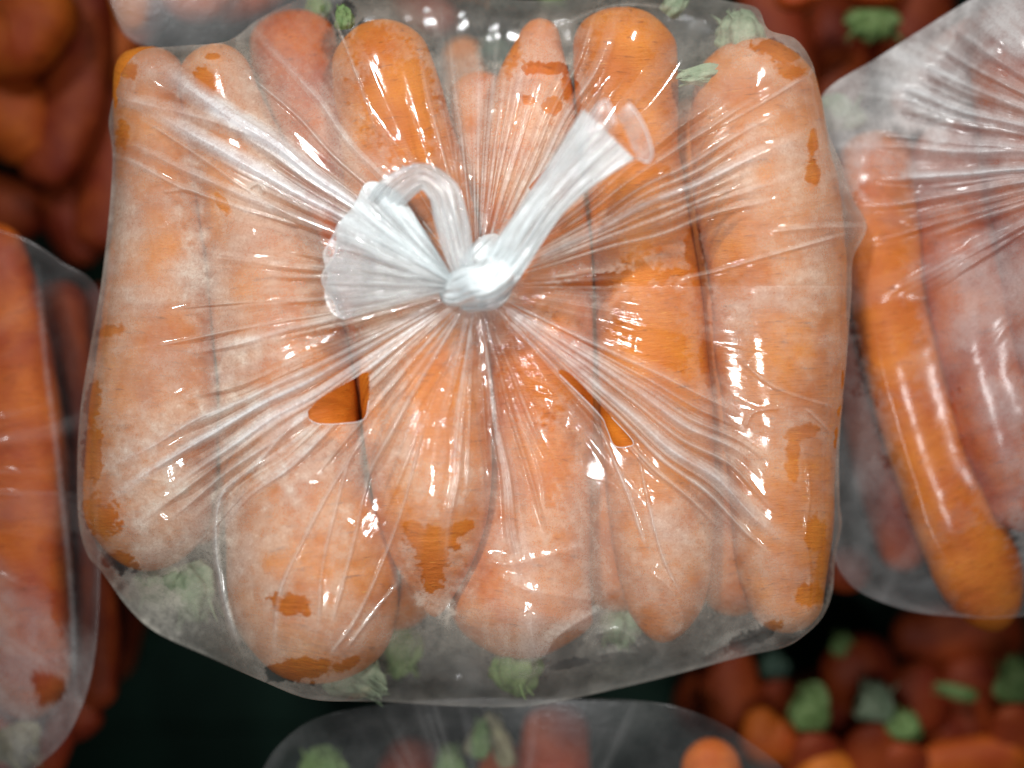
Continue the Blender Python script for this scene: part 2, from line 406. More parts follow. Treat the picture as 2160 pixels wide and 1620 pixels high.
# ---------------------------------------------------------------- bags of film
def polar_bag(name, parent, knot, zk, outline, zedge, G_prefix, nth, nr, ridges, lines, milk0, patches=(), seed=1,
              milk_fn=None, holes=(), mat=None, skirt=None, r0=6, cell=10.0, crumple=1.0, low=-230, sag=0.35, lift=7):
    if mat is M_FILM_BACK: crumple = 0.3
    kx, ky = knot
    O = np.array(outline, float)
    O = smooth_path(np.vstack([O, O[:1]]), 900)[:-1]
    th_o = np.unwrap(np.arctan2(O[:, 1] - ky, O[:, 0] - kx)); r_o = np.hypot(O[:, 0] - kx, O[:, 1] - ky)
    if th_o[-1] < th_o[0]: th_o = th_o[::-1]; r_o = r_o[::-1]
    th_o = th_o - th_o[0]; base = math.atan2(O[0, 1] - ky, O[0, 0] - kx) if True else 0
    # resample the outline radius on a regular angle table
    tt = np.mod(np.arctan2(O[:, 1] - ky, O[:, 0] - kx), 2 * np.pi); od = np.argsort(tt)
    tt = tt[od]; rr = np.hypot(O[:, 0] - kx, O[:, 1] - ky)[od]
    TH = np.linspace(0, 2 * np.pi, nth, endpoint=False)
    RM = np.interp(TH, np.r_[tt[-1] - 2 * np.pi, tt, tt[0] + 2 * np.pi], np.r_[rr[-1], rr, rr[0]])
    x0, y0 = O[:, 0].min() - 30, O[:, 1].min() - 30
    nx = int((O[:, 0].max() + 30 - x0) / cell) + 1; ny = int((O[:, 1].max() + 30 - y0) / cell) + 1
    H, xs, ys = height_grid(x0, y0, nx, ny, cell, G_prefix)
    H = H + lift
    GX, GY = np.meshgrid(xs, ys)
    gt = np.mod(np.arctan2(GY - ky, GX - kx), 2 * np.pi); gr = np.hypot(GX - kx, GY - ky)
    inside = gr < np.interp(gt, np.r_[TH, 2 * np.pi], np.r_[RM, RM[0]])
    Fm = np.where(inside, np.maximum(H, 40), zedge)
    for it in range(900):
        av = Fm.copy()
        av[1:-1, 1:-1] = 0.25 * (Fm[2:, 1:-1] + Fm[:-2, 1:-1] + Fm[1:-1, 2:] + Fm[1:-1, :-2])
        av = av - 0.12
        Fm = np.where(inside, np.maximum(H, av), zedge)
    def blur(A, n):
        for _ in range(n):
            A = np.pad(A, 1, mode='edge'); A = (A[:-2] + 2 * A[1:-1] + A[2:]) / 4; A = (A[:, :-2] + 2 * A[:, 1:-1] + A[:, 2:]) / 4
        return A
    Fm = blur(Fm, 3); Hs = blur(np.maximum(H, -60), 2)
    def bw(f):
        return ((1 - f) ** 3 / 6, (3 * f ** 3 - 6 * f ** 2 + 4) / 6, (-3 * f ** 3 + 3 * f ** 2 + 3 * f + 1) / 6, f ** 3 / 6)
    def spline(A, u, v):
        u = np.clip(u, 1, A.shape[1] - 2.001); v = np.clip(v, 1, A.shape[0] - 2.001)
        i = u.astype(int); j = v.astype(int); wu = bw(u - i); wv = bw(v - j); t = 0
        for b in range(4):
            row = 0
            for a in range(4): row = row + wu[a] * A[np.minimum(j + b - 1, A.shape[0] - 1), np.minimum(i + a - 1, A.shape[1] - 1)]
            t = t + wv[b] * row
        return t
    def bil(A, X, Y): return spline(A, (X - x0) / cell, (Y - y0) / cell)
    # tension lines from the knot: upper hull of every ray
    nh, mh = 360, 130
    hull = np.zeros((nh, mh)); ts = np.linspace(0, 1, mh)
    for i in range(nh):
        th = 2 * np.pi * i / nh; rm = np.interp(th, np.r_[TH, 2 * np.pi], np.r_[RM, RM[0]])
        r = ts * rm; z = bil(Fm, kx + r * np.cos(th), ky + r * np.sin(th)); z[0] = zk
        z[1:8] = np.minimum(z[1:8], zk)
        st = []
        for k in range(mh):
            while len(st) > 1 and (z[st[-1]] - z[st[-2]]) * (r[k] - r[st[-2]]) <= (z[k] - z[st[-2]]) * (r[st[-1]] - r[st[-2]]): st.pop()
            st.append(k)
        hull[i] = np.interp(r, r[st], z[st])
    hull = (np.roll(hull, 1, 0) + 2 * hull + np.roll(hull, -1, 0)) / 4
    # fine polar grid
    v = np.linspace(0, 1, nr) ** 0.92
    T2 = TH[None, :] + 0 * v[:, None]
    R2 = r0 + (RM[None, :] - r0) * v[:, None]
    wob = (vnoise(R2 / 130 + 3, T2 * 5, seed + 40) - 0.5) * 0.036 * sstep(60, 500, R2)
    X = kx + R2 * np.cos(T2); Y = ky + R2 * np.sin(T2)
    hp = np.vstack([hull[-2:], hull, hull[:3]])
    HU = spline(hp, np.clip(R2 / RM[None, :], 0, 1) * (mh - 1.001), T2 / (2 * np.pi) * nh + 2)
    ih = T2 / (2 * np.pi) * nh; i0 = np.floor(ih).astype(int) % nh; fi = ih - np.floor(ih); i1 = (i0 + 1) % nh
    jh = np.clip(R2 / RM[None, :], 0, 1) * (mh - 1.001); j0 = jh.astype(int); fj = jh - j0
    FZ = bil(Fm, X, Y); HZ = bil(Hs, X, Y)
    pl = np.zeros_like(X); mk = np.zeros_like(X); bump = np.zeros_like(X)
    dth = 2 * np.pi / nth
    for (deg, wpx, ra, rb, hgt, ml, wmax) in ridges:
        th = math.radians(deg) % (2 * np.pi)
        wa = min(math.radians(wmax), 1.2)
        half = int(wa * 2.2 / dth) + 2
        cols = (int(round(th / dth)) + np.arange(-half, half + 1)) % nth
        dt = (TH[cols] - th + np.pi) % (2 * np.pi) - np.pi
        Rb = R2[:, cols]; w_ = np.minimum(wpx, Rb * wa)
        d = np.abs((dt[None, :] + wob[:, cols]) * Rb) / w_
        env = sstep(ra, ra + 50, Rb) * (1 - sstep(rb - 0.35 * (rb - ra), rb, Rb))
        prof = np.clip(1 - d, 0, 1) * env
        pl[:, cols] = np.maximum(pl[:, cols], prof)
        bump[:, cols] += hgt * prof ** 1.3 * np.minimum(1, w_ / 8)
        mk[:, cols] = np.maximum(mk[:, cols], ml * np.clip(1.15 - d, 0, 1) ** 0.7 * env)
    for (pts, wpx, hgt, ml) in lines:
        Q = smooth_path(pts, max(2, 6 * len(pts))) if len(pts) > 2 else np.array(pts, float)
        bx0, bx1 = Q[:, 0].min() - 2 * wpx, Q[:, 0].max() + 2 * wpx; by0, by1 = Q[:, 1].min() - 2 * wpx, Q[:, 1].max() + 2 * wpx
        sel = np.nonzero((X > bx0) & (X < bx1) & (Y > by0) & (Y < by1))
        if len(sel[0]) == 0: continue
        xx, yy = X[sel], Y[sel]; dm = np.full(xx.shape, 1e9); tt_ = np.zeros(xx.shape)
        for k in range(len(Q) - 1):
            ax, ay = Q[k, :2]; bx, by = Q[k + 1, :2]
            l2 = max((bx - ax) ** 2 + (by - ay) ** 2, 1e-6)
            t = np.clip(((xx - ax) * (bx - ax) + (yy - ay) * (by - ay)) / l2, 0, 1)
            dd = np.hypot(xx - ax - t * (bx - ax), yy - ay - t * (by - ay))
            cl = dd < dm; dm = np.where(cl, dd, dm); tt_ = np.where(cl, (k + t) / (len(Q) - 1), tt_)
        p = np.clip(1 - dm / wpx, 0, 1) * np.clip(np.sin(np.pi * np.clip(tt_, 0, 1)) * 3, 0.12, 1)
        bump[sel] += hgt * p ** 1.4
        mk[sel] = np.maximum(mk[sel], ml * p ** 0.6)
    # fine radial pleating from 1-D noise
    TW = T2 + 0.10 * vnoise(T2 * 9, R2 * 0, seed + 8) + 0.03 * vnoise(T2 * 31, R2 * 0, seed + 7)
    st1 = vnoise(TW * 46 + wob * 40, R2 / 420 + 2, seed + 1); st2 = vnoise(TW * 110 + wob * 60, R2 / 300 + 7, seed + 2)
    st3 = vnoise(TW * 230 + wob * 120, R2 / 260, seed + 3)
    dens = 0.12 + 0.88 * sstep(0.3, 0.85, vnoise(T2 * 7, R2 / 500, seed + 9))
    band = sstep(0.48, 0.9, vnoise(TW * 15 + wob * 20, R2 / 500 + 5, seed + 6)) * np.exp(-R2 / 700)
    strk = sstep(0.45, 0.95, st1) * 0.4 * np.exp(-R2 / 600) + sstep(0.45, 0.95, st2) * 0.4 * np.exp(-R2 / 260) + sstep(0.5, 0.95, st3) * 0.5 * np.exp(-R2 / 180)
    strk = strk * dens * 0.8
    near = np.exp(-R2 / 260)
    tens = np.clip(sag + (1 - sag) * np.exp(-R2 / 200) + 0.75 * pl, 0, 1)
    Z = FZ + np.maximum(HU - FZ, 0) * tens
    fold = np.zeros_like(X)
    Z += bump
    Z += strk * (0.5 + 8.5 * near) * sstep(10, 60, R2) + band * 4 * sstep(40, 160, R2)
    # crumples: creases and slack of the film
    cw = fbm(X / 55 + 3, Y / 55, seed + 20, 2) * 1.6
    c1 = 1 - np.abs(2 * vnoise(X / 62 + cw, Y / 62 - cw, seed + 21) - 1)
    c2 = 1 - np.abs(2 * vnoise(X / 27 - cw, Y / 34 + cw, seed + 22) - 1)
    cm = sstep(0.45, 0.75, fbm(X / 170 + 9, Y / 170, seed + 23, 2))
    Z += crumple * (1.6 * c1 ** 3 * (0.1 + cm) + 0.25 * c2 ** 3 * cm * cm)
    # never below the carrots
    Z = np.maximum(Z, HZ - 4.5)
    # ---- frost
    gap = np.clip((Z - HZ) / 60, 0, 1)
    big = fbm(X / 190 + 1, Y / 190 + 4, seed + 30, 3); med = fbm(X / 52, Y / 52, seed + 31, 4); fin = fbm(X / 17, Y / 17, seed + 32, 3)
    M = milk0 * (0.62 + 0.60 * sstep(0.28, 0.66, big + 0.45 * (med - 0.5)) + 0.7 * (med - 0.5) + 0.5 * (fin - 0.5))
    hazy = vnoise(T2 * 60 + wob * 50, R2 / 350 + 2, seed + 33)
    M = M * (0.8 + 0.45 * hazy * np.exp(-R2 / 700))
    if milk_fn is not None: M = milk_fn(M, X, Y, R2, T2, big, med, fin)
    M = M * (1 - 0.12 * sstep(0.25, 1.0, gap) * sstep(250, 420, R2))
    fe = (med - 0.5) * 0.8 + (fin - 0.5) * 0.8 + (vnoise(X / 8, Y / 8, seed + 35) - 0.5) * 0.30 + (vnoise(X / 4.5, Y / 4.5, seed + 36) - 0.5) * 0.22
    for (px, py, rx, ry, rot, st_, soft) in patches:
        c_, s_ = math.cos(math.radians(rot)), math.sin(math.radians(rot))
        sel = np.nonzero((np.abs(X - px) < 2.2 * max(rx, ry)) & (np.abs(Y - py) < 2.2 * max(rx, ry)))
        if len(sel[0]) == 0: continue
        u = ((X[sel] - px) * c_ + (Y[sel] - py) * s_) / rx; w_ = (-(X[sel] - px) * s_ + (Y[sel] - py) * c_) / ry
        f = sstep(0.0, soft, 1 - np.hypot(u, w_) + fe[sel])
        M[sel] *= 1 - st_ * f
    M = M + mk * (0.55 + 0.5 * st2) + strk * (0.05 + 0.20 * near) * (milk0 / 0.33) + 0.17 * band * (milk0 / 0.33)
    fold = np.clip((mk * 1.3 + strk * 0.5 + band * 0.35 + np.exp(-R2 / 90)) , 0, 1)
    M = np.maximum(M, 0.62 * np.exp(-(R2 / 70) ** 2) + 0.35 * np.exp(-R2 / 90))
    M = np.clip(M, 0.012, 0.95)
    # holes: real openings in the top film
    keep = None
    fidx = grid_faces(nr, nth, True)
    if holes:
        cx_ = X.ravel(); cy_ = Y.ravel()
        fx = cx_[fidx].mean(1); fy = cy_[fidx].mean(1)
        keep = np.ones(len(fidx), bool)
        for poly in holes:
            Q = smooth_path(np.vstack([poly, poly[:1]]), 80)[:, :2]
            ins = np.zeros(len(fx), bool)
            cand = (fx > Q[:, 0].min()) & (fx < Q[:, 0].max()) & (fy > Q[:, 1].min()) & (fy < Q[:, 1].max())
            ii = np.nonzero(cand)[0]; a_ = fx[ii]; b_ = fy[ii]; c = np.zeros(len(ii), bool)
            for k in range(len(Q) - 1):
                (xa, ya), (xb, yb) = Q[k], Q[k + 1]
                hit = ((ya > b_) != (yb > b_))
                with np.errstate(divide='ignore', invalid='ignore'):
                    xc = (xb - xa) * (b_ - ya) / (yb - ya) + xa
                c ^= hit & (a_ < xc)
            ins[ii] = c; keep &= ~ins
    # ---- skirt: the film rounds the edge and closes underneath
    ks = 14
    zl = Z[-1]
    q = np.linspace(0, 1, ks + 1)[1:, None]
    drop = (zl[None, :] - low) * (np.sin(q * np.pi / 2)) ** 1.2
    inn = 1 - 0.10 * q ** 1.5 - 0.85 * np.clip((q - 0.7) / 0.3, 0, 1) ** 1.2
    RS = RM[None, :] * inn
    RS = RS + 4 * np.sin(q * np.pi) * (vnoise(TH[None, :] * 25 + 0 * q, q * 5, seed + 50) - 0.3) * 3
    XS = kx + RS * np.cos(TH)[None, :]; YS = ky + RS * np.sin(TH)[None, :]; ZS = zl[None, :] - drop
    MS = np.clip(milk0 * (0.5 + 0.5 * fbm(XS / 40, YS / 40, seed + 51, 3)), 0, 1) * np.ones_like(XS)
    XA = np.vstack([X, XS]); YA = np.vstack([Y, YS]); ZA = np.vstack([Z, ZS]); MA = np.vstack([M, MS]); FA = np.vstack([fold, np.full_like(MS, 0.5)])
    nF = grid_faces(nr + ks, nth, True)
    if keep is not None:
        kk = np.ones(len(nF), bool); kk[:len(keep)] = keep; nF = nF[kk]
    V = world_xyz(XA.ravel(), YA.ravel(), ZA.ravel())
    used = np.zeros(len(V), bool); used[nF.ravel()] = True
    rem = np.cumsum(used) - 1
    o = link_mesh('film', V[used], rem[nF], mat, parent, attrs={'milk': MA.ravel()[used], 'fold': FA.ravel()[used]})
    zf = lambda x, y: float(np.interp(0, [0], [0])) if False else None
    def zat(x, y):
        th = math.atan2(y - ky, x - kx) % (2 * np.pi); i = int(round(th / dth)) % nth
        r = math.hypot(x - kx, y - ky)
        return float(np.interp(r, R2[:, i], Z[:, i]))
    return o, zat

def edge_tube(name, pts3, rad, mat, parent, milk=0.8, n=60):
    P = smooth_path(pts3, n); V = []; 
    T = np.gradient(P, axis=0); T /= np.linalg.norm(T, axis=1)[:, None]
    for i in range(n):
        a = np.cross(T[i], [0, 0, 1.0]); a /= max(np.linalg.norm(a), 1e-6); b = np.cross(a, T[i])
        for j in range(6):
            u = 2 * np.pi * j / 6; V.append(P[i] + rad * (math.cos(u) * a + math.sin(u) * b))
    V = np.array(V)
    return link_mesh(name, world_xyz(V[:, 0], V[:, 1], V[:, 2]), grid_faces(n, 6, True), mat, parent, attrs={'milk': np.full(len(V), milk)})

# ridges of the main bag: angle (deg, clockwise from right in the picture plane), width, start, end, height, frost, max angular width
R_ = []
r2 = random.Random(11)
def cluster(a0, a1, n, rmin, rmax, h, ml, w=(3, 9), wd=1.6):
    w = (w[0] * 1.1, w[1] * 1.7)
    for _ in range(int(n * 0.6)):
        ra = r2.uniform(10, 120); rb = ra + r2.uniform(rmin, rmax)
        k = r2.random()
        R_.append((r2.uniform(a0, a1), r2.uniform(*w), ra, rb, h * (0.4 + k), ml * (0.3 + 0.9 * r2.random()), wd))
# two broad white folds towards the top left corner
R_ += [(-145.5, 28, 190, 900, 14, 0.78, 3.5), (-147.5, 12, 120, 640, 8, 0.5, 2.0), (-152.5, 24, 170, 860, 13, 0.72, 3.2), (-154.5, 6, 150, 700, 6, 0.35, 1.5),
       (-150.0, 7, 120, 560, 6, 0.35, 1.5), (-158.5, 10, 200, 860, 8, 0.30, 1.8), (-161, 6, 380, 880, 5, 0.25, 1.5), (-131, 9, 240, 760, 7, 0.24, 1.8), (-137, 7, 240, 700, 7, 0.28, 1.8)]
cluster(-160, -138, 16, 250, 700, 5, 0.25)
cluster(-138, -112, 12, 250, 620, 4, 0.16)
cluster(-112, -70, 36, 150, 520, 4, 0.20, (2, 6), 1.2)
cluster(-70, -50, 14, 300, 700, 4, 0.20, (3, 9))
cluster(-38, -16, 26, 300, 760, 5, 0.24, (3, 9))
R_ += [(-25, 17, 120, 800, 10, 0.40, 2.4), (-30, 8, 120, 820, 7, 0.30, 1.6), (-21, 7, 120, 700, 7, 0.28, 1.4), (-34, 8, 200, 820, 6, 0.26, 1.5), (-62, 14, 150, 680, 8, 0.32, 2.0)]
cluster(-12, 8, 8, 150, 480, 4, 0.12, (2, 6))
R_ += [(33, 15, 60, 760, 11, 0.42, 2.2), (36, 7, 60, 860, 8, 0.30, 1.6), (39.5, 20, 60, 920, 13, 0.52, 2.6), (42.5, 8, 60, 900, 9, 0.38, 1.6), (45.5, 7, 80, 760, 7, 0.3, 1.5), (30, 6, 60, 640, 6, 0.25, 1.4)]
cluster(26, 48, 26, 350, 850, 6, 0.28, (2, 7))
cluster(55, 80, 8, 200, 520, 3, 0.10, (2, 5))
cluster(80, 114, 30, 200, 640, 4, 0.18, (2, 6), 1.1)
cluster(114, 132, 12, 250, 700, 5, 0.22, (3, 7))
R_ += [(146.5, 13, 80, 820, 12, 0.60, 2.2), (143.5, 9, 80, 620, 10, 0.58, 1.9), (150.5, 11, 80, 960, 11, 0.55, 1.9), (154, 7, 80, 940, 8, 0.30, 1.6), (139.5, 8, 120, 560, 7, 0.32, 1.6)]
cluster(135, 158, 42, 350, 900, 6, 0.30, (2, 7))
cluster(158, 180, 16, 300, 750, 4, 0.18, (3, 8))
cluster(-180, -160, 14, 200, 700, 4, 0.16, (3, 8))

LINES = [  # creases that do not run from the knot
    ([(790, 890), (705, 1020), (640, 1140), (590, 1250), (578, 1360)], 7, 8, 0.25),
    ([(770, 900), (735, 980), (712, 1060), (680, 1200), (672, 1330)], 6, 7, 0.22),
    ([(830, 900), (780, 1000), (745, 1150), (700, 1320)], 6, 7, 0.2),
    ([(900, 880), (840, 1100), (760, 1290), (690, 1390)], 6, 7, 0.2),
    ([(640, 870), (540, 980), (470, 1040), (455, 1140), (470, 1250), (500, 1360)], 9, 10, 0.35),
    ([(840, 1230), (790, 1290), (730, 1370)], 6, 6, 0.2),
    ([(240, 205), (330, 225), (430, 250), (540, 290)], 20, 10, 0.35),
    ([(300, 250), (420, 330), (520, 400), (640, 470)], 6, 6, 0.25),
    ([(1250, 870), (1290, 960), (1330, 1060), (1360, 1150)], 5, 6, 0.3),
    ([(1340, 930), (1372, 1080), (1400, 1180), (1440, 1260)], 5, 7, 0.2),
    ([(1365, 1200), (1420, 1250), (1440, 1320), (1400, 1350)], 26, 9, 0.05),
    ([(1015, 1180), (1080, 1190), (1160, 1170), (1240, 1150)], 24, 8, 0.1),
    ([(1040, 1205), (1100, 1240), (1180, 1255), (1275, 1270)], 26, 9, 0.1),
    ([(1120, 1290), (1122, 1340), (1138, 1405)], 28, 11, 0.16),
    ([(1138, 1405), (1180, 1340), (1275, 1280)], 28, 11, 0.16),
    ([(1250, 1340), (1310, 1330), (1355, 1375)], 24, 9, 0.12),
    ([(1255, 1385), (1300, 1375), (1355, 1378)], 18, 7, 0.1),
    ([(1475, 1392), (1530, 1360), (1590, 1340), (1622, 1310)], 24, 9, 0.12),
    ([(1500, 1398), (1580, 1370), (1650, 1358)], 18, 7, 0.1),
    ([(1060, 860), (1110, 920), (1140, 1000), (1150, 1080)], 7, 6, 0.1),
    ([(1075, 690), (1100, 780), (1170, 820)], 6, 6, 0.1),
    ([(1570, 905), (1590, 870), (1650, 860)], 7, 7, 0.1),
    ([(1698, 860), (1740, 900), (1765, 930)], 7, 7, 0.1),
    ([(1700, 960), (1708, 1040), (1700, 1120), (1708, 1200), (1704, 1290)], 7, 7, 0.0),
    ([(1430, 610), (1440, 590), (1500, 575), (1620, 540), (1800, 490)], 8, 8, 0.2),
    ([(1620, 490), (1720, 480), (1828, 478)], 12, 8, 0.15),
    ([(1560, 760), (1640, 820), (1760, 860)], 6, 5, 0.15),
    ([(640, 560), (760, 570), (880, 590)], 6, 8, 0.2),
    ([(340, 405), (400, 400), (425, 412)], 8, 7, 0.1),
    ([(520, 400), (545, 388), (560, 410)], 7, 7, 0.1),
    ([(750, 240), (830, 300), (880, 340)], 6, 5, 0.1),
    ([(960, 300), (970, 400), (990, 480)], 6, 9, 0.1),
    ([(1440, 300), (1550, 250), (1700, 160), (1720, 130)], 7, 7, 0.25),
    ([(1160, 60), (1300, 10), (1450, 20)], 6, 4, 0.15),
    ([(690, 0), (760, 180), (800, 300)], 5, 6, 0.2),
]
PATCH = [  # wet spots where the film lies on the carrot and is clear: x, y, rx, ry, rotation, strength, softness
    (195, 960, 26, 90, 3, 0.97, 0.25), (215, 1090, 42, 75, -15, 0.97, 0.25), (250, 1185, 55, 26, 20, 0.97, 0.25), (195, 850, 18, 60, 5, 0.9, 0.3),
    (222, 700, 40, 16, -20, 0.8, 0.4), (258, 285, 18, 42, 0, 0.95, 0.3), (272, 150, 20, 20, 0, 0.95, 0.3), (434, 172, 36, 30, 30, 0.97, 0.25), (450, 118, 18, 8, 0, 0.9, 0.3),
    (470, 430, 32, 12, 60, 0.8, 0.4), (520, 590, 60, 70, 0, 0.35, 0.8),
    (616, 1276, 46, 30, 0, 0.97, 0.2), (640, 1412, 90, 30, -8, 0.97, 0.25), (735, 1400, 42, 14, -30, 0.9, 0.3),
    (910, 1185, 38, 74, 0, 0.98, 0.2), (872, 1118, 46, 20, 28, 0.96, 0.25), (965, 1118, 46, 17, -28, 0.96, 0.25), (912, 1135, 56, 30, 0, 0.97, 0.25), (915, 900, 60, 130, 0, 0.45, 0.7),
    (1160, 145, 55, 17, 0, 0.96, 0.22), (1205, 190, 22, 50, -15, 0.96, 0.25), (1115, 212, 16, 12, 0, 0.9, 0.3), (1165, 220, 20, 22, 0, 0.85, 0.3),
    (1640, 108, 55, 26, 25, 0.97, 0.25), (1670, 150, 42, 24, 10, 0.9, 0.35), (1715, 300, 14, 30, 5, 0.97, 0.3), (1714, 365, 17, 32, -5, 0.97, 0.3),
    (1690, 915, 36, 18, -10, 0.85, 0.3), (1672, 970, 16, 55, 0, 0.85, 0.3), (1720, 1130, 30, 45, 0, 0.93, 0.3), (1700, 1255, 34, 38, 0, 0.96, 0.3), (1735, 1200, 22, 110, 6, 0.85, 0.4),
    (840, 210, 105, 150, -12, 0.86, 0.5), (790, 90, 70, 60, 0, 0.85, 0.5), (880, 320, 60, 50, 0, 0.85, 0.5),
    (1310, 130, 100, 150, 0, 0.78, 0.7), (1345, 420, 85, 190, -5, 0.85, 0.6), (1590, 200, 90, 60, 0, 0.4, 0.8), (1190, 370, 50, 40, -45, 0.95, 0.3),
    (1375, 700, 112, 170, 0, 0.88, 0.5), (1140, 760, 100, 150, 0, 0.88, 0.5), (905, 800, 70, 110, 0, 0.7, 0.6), (720, 760, 90, 90, 0, 0.7, 0.6), (1130, 1000, 80, 120, 0, 0.4, 0.8), (1290, 590, 180, 16, -6, 0.95, 0.3), (1420, 820, 70, 60, 0, 0.6, 0.6),
    (1180, 960, 50, 130, 0, 0.5, 0.6), (1470, 560, 22, 160, -6, 0.9, 0.4), (1490, 740, 20, 80, -6, 0.8, 0.4), (1620, 340, 40, 120, 0, 0.35, 0.9), (1560, 480, 70, 90, 0, 0.4, 0.9),
    (1180, 1370, 70, 40, -30, 0.6, 0.5), (600, 100, 90, 90, 0, 0.55, 0.9), (700, 480, 28, 60, 0, 0.8, 0.4), (960, 80, 80, 90, 0, 0.75, 0.8), (1050, 90, 60, 80, 0, 0.85, 0.6), (715, 30, 40, 40, 0, 0.95, 0.5),
    (1470, 60, 50, 40, 0, 0.7, 0.5), (950, 1400, 120, 60, 0, 0.3, 0.8), (300, 1270, 150, 70, 30, -0.9, 0.8), (375, 1225, 34, 20, 0, 0.8, 0.4), (1590, 1345, 80, 20, -25, 0.9, 0.3), (1200, 1400, 60, 12, -10, 0.8, 0.4),
    (320, 1000, 100, 160, 0, -0.42, 0.9), (300, 480, 90, 160, 0, -0.30, 0.9), (905, 1010, 110, 110, 0, -0.42, 0.7), (912, 1200, 80, 110, 0, -0.48, 0.5), (560, 900, 150, 220, 0, -0.36, 0.9),
    (640, 1200, 150, 180, 0, -0.30, 0.9), (1130, 1080, 100, 160, 0, -0.27, 0.9), (1400, 1130, 90, 160, 0, -0.36, 0.9), (1650, 650, 130, 160, 0, -0.36, 0.9), (1620, 330, 110, 160, 0, -0.30, 0.9), (1640, 960, 90, 120, 0, -0.30, 0.9), (1140, 330, 70, 120, 0, -0.36, 0.9),
    (916, 1250, 95, 80, 0, -0.2, 0.9), (405, 500, 40, 330, -3, -0.54, 0.8), (520, 300, 120, 120, 0, -0.30, 0.9),
    (320, 520, 60, 120, 0, 0.35, 0.9), (350, 700, 80, 60, 0, 0.3, 0.8), (700, 860, 60, 60, 0, 0.5, 0.6),
]
def main_milk(M, X, Y, R2, T2, big, med, fin):
    M = M * (1 - 0.35 * sstep(1180, 1300, X) * (1 - sstep(1480, 1560, X)) * (1 - sstep(950, 1150, Y)))
    M = M * (1 + 0.25 * (1 - sstep(450, 650, X)))
    M = M * (1 - 0.35 * sstep(1300, 1480, Y))
    M = M * (1 - 0.45 * (1 - sstep(20, 140, Y)))
    sec = np.exp(-((np.mod(T2, 2 * np.pi) - math.radians(168)) / math.radians(34)) ** 2)
    M = M + 0.30 * sec * np.exp(-R2 / 260)
    return M
OUT = [(236, 215), (258, 150), (300, 106), (380, 97), (480, 86), (540, 44), (600, 12), (670, -14), (780, -34), (920, -30), (1060, -4), (1180, 0), (1300, -18), (1440, -16), (1545, 4), (1598, 18),
       (1622, 62), (1678, 82), (1712, 130), (1727, 190), (1748, 280), (1776, 350), (1800, 420), (1829, 478), (1800, 545), (1796, 620), (1786, 760), (1777, 850), (1770, 960), (1772, 1060),
       (1776, 1110), (1762, 1180), (1756, 1250), (1735, 1302), (1700, 1338), (1655, 1365), (1560, 1387), (1400, 1430), (1250, 1465), (1120, 1490), (960, 1490), (800, 1480), (660, 1476), (560, 1440),
       (440, 1386), (330, 1335), (270, 1282), (215, 1207), (184, 1170), (166, 1100), (163, 980), (170, 860), (192, 720), (213, 600), (230, 450), (237, 330), (229, 262)]
HOLE1 = [(648, 868), (674, 842), (706, 822), (744, 800), (776, 786), (778, 845), (768, 884), (725, 893), (674, 894), (652, 884)]
HOLE2 = [(1262, 872), (1180, 790), (1205, 790), (1290, 880), (1335, 930), (1325, 942), (1296, 940), (1280, 905)]
HOLE3 = [(1115, 395), (1160, 345), (1195, 328), (1190, 350), (1150, 395), (1125, 412)]
bag = empty('plastic_bag', 0, 0, 0)
tag(bag, 'frosted clear plastic bag of carrots, tied with a white knot on top', 'bag')
film, zat = polar_bag('film', bag, (1005, 605), 215, OUT, -30, G, 2200, 290, R_, LINES, 0.29, PATCH, seed=5, milk_fn=main_milk,
                      holes=[HOLE1, HOLE2, HOLE3], mat=M_FILM)
for hp in (HOLE1[5:] + HOLE1[:1], HOLE2[3:] + HOLE2[:2], HOLE3[2:5]):
    edge_tube('torn_edge', [(x, y, zat(x, y) + 1.5) for x, y in hp], 1.0, M_RIM, bag, milk=0.7)

